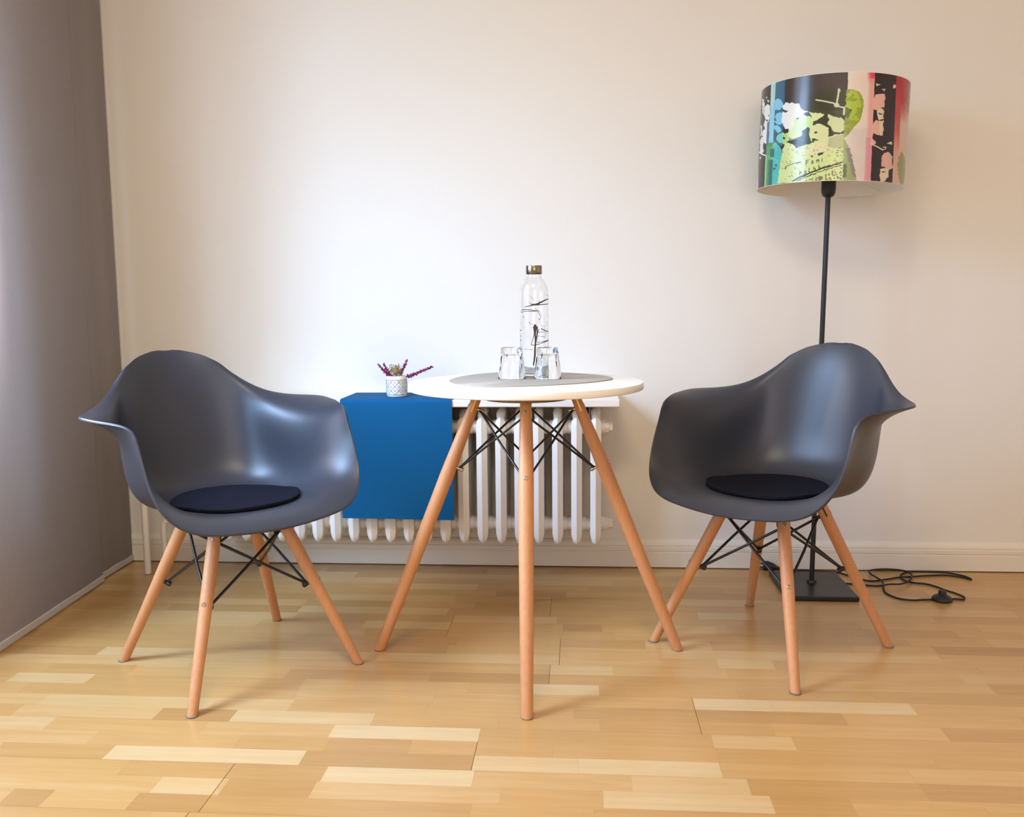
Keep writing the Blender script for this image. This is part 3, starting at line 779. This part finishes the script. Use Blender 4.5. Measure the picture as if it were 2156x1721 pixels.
# shade -------------------------------------------------
SR, SH_, SZ = .2135, .297, 1.2620
def P(l): return [(x, y) for x, y in l]
def shade_colours(X, Y):
    """X, Y in the coordinates of the enlarged photo of the shade; returns linear rgb"""
    C = np.empty(X.shape + (3,)); C[:] = (222, 206, 190)
    rs = np.random.RandomState(3)
    def noise(sx, sy, seed):
        r = np.random.RandomState(seed); g = r.rand(40, 40)
        u = (X / sx) % 38; v = (Y / sy) % 38; i = u.astype(int); j = v.astype(int); fu = u - i; fv = v - j
        fu = fu * fu * (3 - 2 * fu); fv = fv * fv * (3 - 2 * fv)
        return (g[i, j] * (1-fu) * (1-fv) + g[i+1, j] * fu * (1-fv) + g[i, j+1] * (1-fu) * fv + g[i+1, j+1] * fu * fv)
    N1 = noise(60, 60, 1) * .6 + noise(25, 25, 2) * .4
    N2 = noise(16, 16, 5)
    WX = X + (noise(22, 22, 7) - .5) * 14; WY = Y + (noise(22, 22, 8) - .5) * 14
    def mix(mask, col, a=1.0):
        a = np.clip(np.broadcast_to(np.asarray(a, float), X.shape), 0, 1) * mask
        C[:] = C * (1 - a[..., None]) + np.array(col, float) * a[..., None]
    def poly(pts, warp=True):
        x, y = (WX, WY) if warp else (X, Y); m_ = np.zeros(X.shape, bool); n = len(pts)
        for i in range(n):
            x0, y0 = pts[i]; x1, y1 = pts[(i + 1) % n]
            if y0 == y1: continue
            c = ((y0 > y) != (y1 > y)) & (x < (x1 - x0) * (y - y0) / (y1 - y0) + x0); m_ ^= c
        return m_.astype(float)
    def ell(cx, cy, rx, ry, warp=True):
        x, y = (WX, WY) if warp else (X, Y); return ((((x - cx) / rx) ** 2 + ((y - cy) / ry) ** 2) < 1).astype(float)
    def soft(cx, cy, rx, ry): return np.clip(1.25 - np.sqrt(((X - cx) / rx) ** 2 + ((Y - cy) / ry) ** 2), 0, 1)
    def line(pts, w, warp=False):
        x, y = (WX, WY) if warp else (X, Y); m_ = np.zeros(X.shape, bool)
        for (x0, y0), (x1, y1) in zip(pts, pts[1:]):
            dx, dy = x1 - x0, y1 - y0; t = np.clip(((x - x0) * dx + (y - y0) * dy) / max(1e-6, dx*dx + dy*dy), 0, 1)
            m_ |= ((x - x0 - t*dx) ** 2 + (y - y0 - t*dy) ** 2) < (w / 2) ** 2
        return m_.astype(float)
    DARK, WHITE = (44, 38, 38), (236, 236, 232)
    # vertical seams lean a little: s runs with the shade side
    K = -(Y - 300) * .045
    XS = X - K
    def band(x0, x1): return ((XS >= x0) & (XS < x1)).astype(float)
    # ---- left dark panel with white figures
    mix(band(0, 372), DARK)
    for q in ([(262,440),(285,450),(290,520),(280,600),(262,610)], [(305,432),(330,430),(315,455)], [(330,470),(350,480),(345,505),(332,495)],
              [(240,740),(265,735),(268,800),(255,870),(240,860)]): mix(poly(q), WHITE)
    for e in ((322,570,34,45),(318,620,40,45),(330,660,36,40),(318,740,30,60),(325,800,32,40),(300,850,36,50),(305,900,30,60),(262,930,26,50),(255,990,22,50),(262,1040,24,30),(330,960,14,50)): mix(ell(*e) * (XS < 370), WHITE)
    mix(line([(225,1040),(260,1075),(325,1108)], 14), WHITE); mix(poly([(230,1110),(250,1105),(240,1140)]), WHITE)
    mix(poly([(300,690),(340,700),(332,715),(300,705)]), DARK); mix(poly([(330,640),(356,645),(350,660)]), DARK)
    mix((X < 214) * (Y > 1120) * (N2 > .25), (214, 205, 196))
    # ---- pale strip then blue and teal column
    mix(band(372, 422), (190, 216, 204)); mix(band(345, 372) * (Y > 900), (176, 208, 190))
    mix(band(400, 422), (150, 205, 222), .5)
    mix(band(422, 525), (62, 108, 130))
    mix(band(345, 520) * (Y > 720) * (Y < 1100), (58, 104, 118), .85)
    mix(band(372, 425) * (Y > 560) * (Y < 960), (150, 206, 224))
    for e in ((448,530,52,64),(460,690,52,70),(432,700,34,36),(430,790,28,26),(455,815,28,36),(415,1010,34,50)): mix(ell(*e), (132, 200, 226))
    mix(poly([(400,690),(425,670),(425,715),(405,715)]), (62,108,130))
    # ---- green wash at the lower left
    g = np.clip((Y - 930) / 90, 0, 1)
    mix(band(372 - 18, 425), (92, 168, 74), g * (.75 + .3 * N1)); mix(band(425, 520), (86, 186, 178), g * .95)
    mix(band(395, 440) * (Y > 1030) * (Y < 1120), (46, 110, 118)); mix(band(392, 430) * (Y > 1150), (44, 104, 104)); mix(band(372, 392) * (Y > 1150), (70, 140, 70))
    mix(line([(372,1135),(420,1150),(450,1190)], 10, True), (110, 198, 190)); mix(ell(425,1215,14,10), (40, 96, 96)); mix(ell(410,1255,18,12), (50,110,110))
    # ---- large dark panel
    mid = band(525, 1150)
    mix(mid, (70, 60, 56))
    # dark green wash on its right
    mix(mid, (52, 56, 34), np.clip(soft(960, 520, 230, 150) * 1.3, 0, 1))
    mix(mid * (Y > 600), (62, 66, 38), .9)
    # pale green collage mass
    PG, PG2 = (206, 222, 150), (222, 218, 170)
    lower = poly([(525,960),(600,975),(650,1010),(720,985),(800,960),(950,880),(1090,860),(1140,860),(1140,1400),(440,1420),(470,1200),(490,1050)])
    mix(lower, PG); mix(poly([(430,880),(500,840),(580,860),(560,930),(520,980),(470,960)]), (176, 212, 128))
    mix(ell(470,910,38,50), (128, 206, 190))
    for e in ((720,740,90,100),(650,760,90,90),(620,840,80,70)): mix(ell(*e), (200, 226, 152))
    mix(poly([(770,610),(930,635),(880,700),(800,720),(790,660)]), (212, 224, 164))
    mix(poly([(800,770),(860,740),(950,780),(985,820),(970,900),(900,960),(790,940),(760,850)]), (214, 220, 160))
    mix(poly([(960,640),(1010,640),(1080,680),(1120,720),(1120,820),(1010,860),(980,780),(935,720)]), (204, 214, 160))
    mix(poly([(790,960),(950,950),(970,1060),(880,1090),(790,1100),(740,1060)]), PG2)
    mix(poly([(960,900),(1110,860),(1110,1010),(1010,1020),(950,990)]), (182, 186, 138))
    # white blossoms
    for e in ((548,560,52,48),(600,560,60,50),(650,560,34,44),(600,640,110,60),(540,700,50,90),(560,740,60,70),(655,620,60,40)): mix(ell(*e), WHITE)
    mix(poly([(660,570),(760,610),(740,625),(660,640)]), WHITE)
    mix(soft(600, 880, 70, 500) * mid * (Y > 600), (240, 248, 230), .55 * soft(600, 880, 70, 500))  # soft pale vertical glare streak painted into the print colours
    mix(poly([(500,600),(560,602),(540,618),(495,616)]), (62, 72, 76))
    # dark gaps
    for q in ([(540,950),(600,920),(680,930),(720,965),(640,1020),(600,975)], [(690,830),(760,780),(775,800),(745,860),(700,850)], [(810,730),(930,630),(965,700),(940,750),(850,745)], [(960,770),(1010,830),(1080,850),(960,890)],
              [(800,905),(870,925),(800,945)], [(740,940),(775,955),(735,965)], [(720,620),(760,620),(770,660),(720,650)], [(930,610),(1090,640),(1120,710),(1080,680),(960,640)], [(640,690),(690,665),(650,700)],
              [(850,1080),(915,1060),(905,1095),(855,1100)], [(780,1105),(815,1105),(800,1125)], [(600,1190),(690,1170),(650,1195)], [(510,1240),(540,1235),(525,1265)], [(440,960),(480,1000),(510,1000),(490,1040),(460,1000)],
              [(500,830),(560,800),(550,850),(520,860)]): mix(poly(q), (54, 58, 40))
    mix(ell(835,843,14,12), (54,58,40)); mix(ell(508,910,12,14), (54,58,40))
    # twig
    TW = (206, 208, 172)
    mix(line([(840,475),(920,490),(1010,512),(1060,550),(1115,565)], 16), TW); mix(line([(1065,355),(1055,430),(1040,520)], 17), TW); mix(ell(1065,372,13,24,False), TW); mix(line([(1115,560),(1110,640)], 18), TW); mix(ell(1040,535,26,24,False), TW)
    # ruled diagonal and small lettering at the bottom
    INK = (56, 54, 34)
    mix(line([(600,1390),(760,1310),(900,1245),(1085,1180)], 20, True), INK); mix(line([(640,1392),(800,1320),(950,1255),(1080,1210)], 9, True), INK); mix(poly([(690,1400),(900,1320),(1085,1230),(1085,1400)]) * (N2 > .56), (120, 124, 84)); mix(line([(520,1235),(600,1200),(680,1175)], 7), INK)
    def text(glyphs, x, y, sx, sy, slope, w):
        for g_ in glyphs:
            for st in g_: mix(line([(x + px * sx, y + py * sy + px * sx * slope) for px, py in st], w), INK)
            x += sx * 1.75; y += sx * 1.75 * slope
    Fg = [[(0,0),(0,1)],[(0,0),(.8,0)],[(0,.5),(.6,.5)]]; ag = [[(0,.45),(.5,.4),(.6,.6),(.6,1)],[(.6,.7),(.1,.7),(0,.9),(.3,1),(.6,.9)]]; mg = [[(0,1),(0,.4)],[(0,.5),(.3,.4),(.4,1)],[(.4,.5),(.7,.4),(.8,1)]]; ig = [[(0,.45),(0,1)],[(0,.15),(0,.2)]]
    Hg = [[(0,0),(0,1)],[(0,.5),(.6,.5)],[(.6,.4),(.6,1)]]; lg = [[(0,0),(0,1)]]; bg_ = [[(0,0),(0,1)],[(0,.5),(.5,.45),(.6,.75),(.4,1),(0,1)]]; hg = [[(0,0),(0,1)],[(0,.5),(.4,.4),(.6,.6),(.6,1)]]; ug = [[(0,.4),(0,.8),(.3,1),(.6,.8)],[(.6,.4),(.6,1)]]; dash = [[(0,.6),(.6,.5)]]
    text([Fg, ag, mg, ig], 735, 1160, 30, 50, -.26, 7)
    text([Hg, ag, lg, bg_, hg, ug, dash], 670, 1275, 27, 46, -.30, 7)
    for x, y in ((1040,1045),(1052,1048),(1032,1070),(1046,1075),(1036,1100),(1050,1108),(1015,1265),(1018,1285),(1035,1318),(1060,1305)): mix(ell(x, y, 6, 5, False), INK)
    mix(mid * (N2 > .78) * (Y > 980), (150, 152, 110), .6)
    # ---- right of the panel: green pear shape, cream, pinks
    cream = band(1150, 1420)
    mix(cream, (226, 212, 198)); mix(cream * (Y > 800), (208, 196, 192), .35 + .4 * N1)
    pear = poly([(1140,365),(1200,360),(1265,390),(1300,460),(1300,580),(1265,700),(1200,800),(1120,900),(1105,900),(1120,640)])
    mix(pear, (150, 166, 66)); mix(pear * ell(1200,560,78,190), (172, 194, 70)); mix(pear, (120, 136, 48), .5 * (N1 > .58)); mix(pear * poly([(1130,560),(1190,590),(1150,680),(1120,670)]), (92, 112, 40))
    mix(poly([(1110,900),(1180,1080),(1230,1390),(1090,1390)]), (140, 158, 96), .8); mix(poly([(1120,1020),(1165,1020),(1220,1350),(1195,1350)]), (140, 132, 130), .9); mix(poly([(1100,1200),(1135,1200),(1130,1340),(1095,1360)]), (74, 92, 44), .8)
    mix(cream * soft(1395, 200, 55, 130), (222, 70, 96), np.clip(1.5 * soft(1395, 200, 55, 130), 0, 1)); mix(cream * (XS > 1345), (226, 160, 156), .85 * np.clip((XS - 1345) / 30, 0, 1) * (Y > 250)); mix(cream * (XS > 1350) * (Y > 900), (214, 140, 162), .6)
    # ---- second dark panel with pink figures
    dk2 = band(1412, 1632); mix(dk2, (40, 27, 30)); PK = (224, 178, 166); PK2 = (222, 206, 178)
    for q, c in (([(1425,300),(1475,318),(1430,335)], PK2), ([(1590,350),(1620,318),(1640,345),(1615,360)], PK2), ([(1395,480),(1420,430),(1470,415),(1515,430),(1512,560),(1490,590),(1440,600),(1395,580)], PK), ([(1430,590),(1500,590),(1500,700),(1450,710),(1430,650)], PK2),
                 ([(1380,760),(1420,715),(1480,720),(1498,740),(1490,870),(1450,880),(1400,850),(1380,900),(1362,960)], PK), ([(1455,720),(1500,720),(1490,875),(1462,880)], PK2), ([(1370,880),(1395,930),(1425,965),(1380,985),(1360,975)], PK), ([(1530,962),(1585,950),(1580,985)], PK2),
                 ([(1475,1110),(1500,1070),(1545,1065),(1580,1100),(1585,1240),(1550,1255),(1480,1230),(1472,1180)], PK), ([(1460,1250),(1550,1245),(1540,1340),(1510,1390),(1455,1390)], PK2)): mix(poly(q), c)
    mix(line([(1375,975),(1430,1005),(1485,1040)], 13), PK2); mix(line([(1490,1010),(1520,1010),(1515,1030),(1490,1040)], 8), PK2); mix(line([(1488,370),(1515,372),(1505,388)], 8), PK2)
    for x, y, a, c in ((1490,580,18,8),(1470,640,22,8),(1490,1235,26,9),(1490,1290,20,8),(1415,640,9,30)): mix(ell(x, y, a, c), (40, 27, 30))
    # ---- red wash and pale edge on the right
    rd = (XS >= 1632).astype(float); mix(rd, (214, 190, 172))
    mix(rd, (176, 40, 48), np.clip(1.5 * soft(1690, 330, 140, 330) * (.75 + .5 * N1), 0, 1)); mix(rd * (XS < 1690), (196, 66, 74), np.clip(1.3 * soft(1640, 700, 90, 330), 0, 1)); mix(rd, (222, 160, 150), .6 * soft(1625, 1100, 60, 400))
    mix(rd, (112, 98, 80), .8 * ((XS - 30 * (Y > 600)) > 1765) * (N1 + .3)); mix(ell(1690,1230,48,180), (132, 146, 84), .85)
    C = np.clip(C / 255.0, 0, 1)
    return np.where(C <= .04045, C / 12.92, ((C + .055) / 1.055) ** 2.4)

def build_shade():
    nu, nv = 620, 300
    ph = np.linspace(-math.pi / 2, math.pi / 2, nu); hv = np.linspace(0, 1, nv)
    PHI, V = np.meshgrid(ph, hv, indexing='ij'); s = (1 + np.sin(PHI)) / 2
    xl = 190 + 55 * V; xr = 1725 + 87 * V
    Xp = xl + (xr - xl) * s
    yb = 1470 * (1 - s) * (1 - 2 * s) + 1385 * 4 * s * (1 - s) + 1420 * s * (2 * s - 1)
    yt = 350 * (1 - s) * (1 - 2 * s) + 172 * 4 * s * (1 - s) + 268 * s * (2 * s - 1)
    Yp = yb + (yt - yb) * V
    colr = shade_colours(Xp, Yp)
    VA = math.atan2(-(LX + TOPX), LY)          # turn so that phi = 0 faces the room from where it is seen
    vx = SR * np.sin(PHI); vy = -SR * np.cos(PHI); vz = SH_ * V
    ca, sa = math.cos(VA), math.sin(VA)
    co = np.stack([ca * vx - sa * vy, sa * vx + ca * vy, vz], -1).reshape(-1, 3)
    # back half, coarser
    nb = 40; pb = np.linspace(math.pi / 2, 3 * math.pi / 2, nb)
    PB, VB = np.meshgrid(pb, np.linspace(0, 1, 2), indexing='ij'); bx = SR * np.sin(PB); by = -SR * np.cos(PB)
    cob = np.stack([ca * bx - sa * by, sa * bx + ca * by, SH_ * VB], -1).reshape(-1, 3)
    i, j = np.meshgrid(np.arange(nu - 1), np.arange(nv - 1), indexing='ij'); a = (i * nv + j).ravel()
    F1 = np.stack([a, a + nv, a + nv + 1, a + 1], -1)
    n0 = nu * nv; i = np.arange(nb - 1); F2 = np.stack([n0 + 2*i, n0 + 2*i + 2, n0 + 2*i + 3, n0 + 2*i + 1], -1)
    verts = np.concatenate([co, cob]); faces = np.concatenate([F1, F2])
    me = bpy.data.meshes.new('lamp_shade'); me.from_pydata(verts.tolist(), [], faces.tolist())
    cols = np.ones((len(verts), 4), np.float32); cols[:n0, :3] = colr.reshape(-1, 3)
    t = (np.sin(pb * 9) > 0).repeat(2)
    cols[n0:, :3] = np.where(t[:, None], np.array([lin(70), lin(60), lin(56)]), np.array([lin(206), lin(216), lin(160)]))
    at = me.color_attributes.new('print', 'FLOAT_COLOR', 'POINT'); at.data.foreach_set('color', cols.ravel())
    mm = bpy.data.materials.new('printed_shade_film'); mm.use_nodes = True; nt = mm.node_tree; bs = nt.nodes['Principled BSDF']
    an = nt.nodes.new('ShaderNodeAttribute'); an.attribute_name = 'print'; nt.links.new(an.outputs['Color'], bs.inputs['Base Color'])
    bs.inputs['Roughness'].default_value = .22; bs.inputs['Specular IOR Level'].default_value = .5
    me.materials.append(mm); me.polygons.foreach_set('use_smooth', [True] * len(me.polygons)); me.update()
    o = bpy.data.objects.new('lamp_shade', me); COL.objects.link(o); o.parent = lamp
    o.location = (TOPX, 0, SZ); o.rotation_euler = (0, math.radians(1.6), 0)
    tag(o, 'glossy drum shade with abstract collage print in black, green, teal and pink')
    b = MB(); R2 = SR - .0012
    b.lathe([(SR - .0002, .0), (SR - .0002, -.0012), (R2, -.0012), (R2 - .0006, .004), (R2, .006), (R2, SH_ - .006), (R2 - .0006, SH_ - .004), (R2, SH_ + .0012), (SR - .0002, SH_ + .0012), (SR - .0002, SH_)], n=96)
    b.f = b.f[:-2]; b.mi = b.mi[:-2]
    tag(b.build('lining', M_inner, o, angle=50), 'plain white inside lining')
    b = MB()
    for k in range(3):
        a = k * 2 * math.pi / 3 + .5
        b.tube([(.022 * math.cos(a), .022 * math.sin(a), .036), (.10 * math.cos(a), .10 * math.sin(a), .036), ((R2 - .001) * math.cos(a), (R2 - .001) * math.sin(a), .010)], .0012, 6)
    b.build('shade_carrier', M_inner, o)
    b = MB(); b.lathe([(.0005, 0.040), (.013, .040), (.014, .060), (.026, .090), (.030, .112), (.026, .135), (.012, .146), (.0005, .148)], n=28)
    b.build('bulb', mat('opal_bulb', rgb(240, 238, 230), .4), lamp).location = (TOPX, 0, SZ)
build_shade()

cordA = [(.681,3.078),(.727,3.070),(.783,3.068),(.83,3.062),(.87,3.051),(.922,2.98),(.954,2.961),(1.003,2.981),(1.053,3.005),(1.1,3.017),(1.16,3.03),(1.214,3.037),(1.261,3.018),(1.283,2.994),(1.274,3.03),(1.227,3.068),(1.165,3.076),(1.111,3.07),(1.073,3.038),(1.06,2.987),(1.077,2.952),(1.114,2.94),(1.137,2.914),(1.155,2.875),(1.174,2.843),(1.185,2.809),(1.171,2.786),(1.149,2.79),(1.12,2.785)]
cordB = [(1.09,2.785),(1.08,2.782),(1.047,2.777),(1.014,2.772),(.979,2.787),(.961,2.826),(.961,2.865),(.979,2.934),(.976,2.976),(.968,3.019),(.975,3.056),(1.004,3.074),(1.039,3.079),(1.071,3.074),(1.094,3.058),(1.1,3.017),(1.069,2.952),(1.031,2.916),(.992,2.91),(.959,2.911),(.912,2.917),(.867,2.930),(.845,2.935)]
b = MB(); b.tube(catmull([(x - LX, y - LY, .0036) for x, y in cordA], 5), .0030, 8)
b.tube(catmull([(x - LX, y - LY, .0036 + (.0058 if 6 < i < 19 else 0)) for i, (x, y) in enumerate(cordB)], 5), .0030, 8)
b.build('cord', M_cord, lamp)
b = MB(); b.lathe([(.0005, .001), (.026, .001), (.030, .004), (.030, .008), (.025, .014), (.016, .019), (.0115, .021), (.0115, .030), (.0095, .033), (.0005, .0335)], (1.108 - LX, 2.782 - LY, 0), 32)
b.build('foot_switch', M_blackp, lamp)
b = MB(); b.tube([(.686 - LX, 3.070 - LY, .006), (.668 - LX, 3.074 - LY, .012), (.658 - LX, 3.076 - LY, .013), (.640 - LX, 3.079 - LY, .017), (.626 - LX, 3.082 - LY, .017)], [.0042, .006, .0135, .0158, .0155], 14)
for dz in (-.007, .007): b.tube([(.628 - LX, 3.080 - LY, .017 + dz), (.606 - LX, 3.083 - LY, .017 + dz)], .0023, 8)
b.build('plug', M_blackp, lamp)
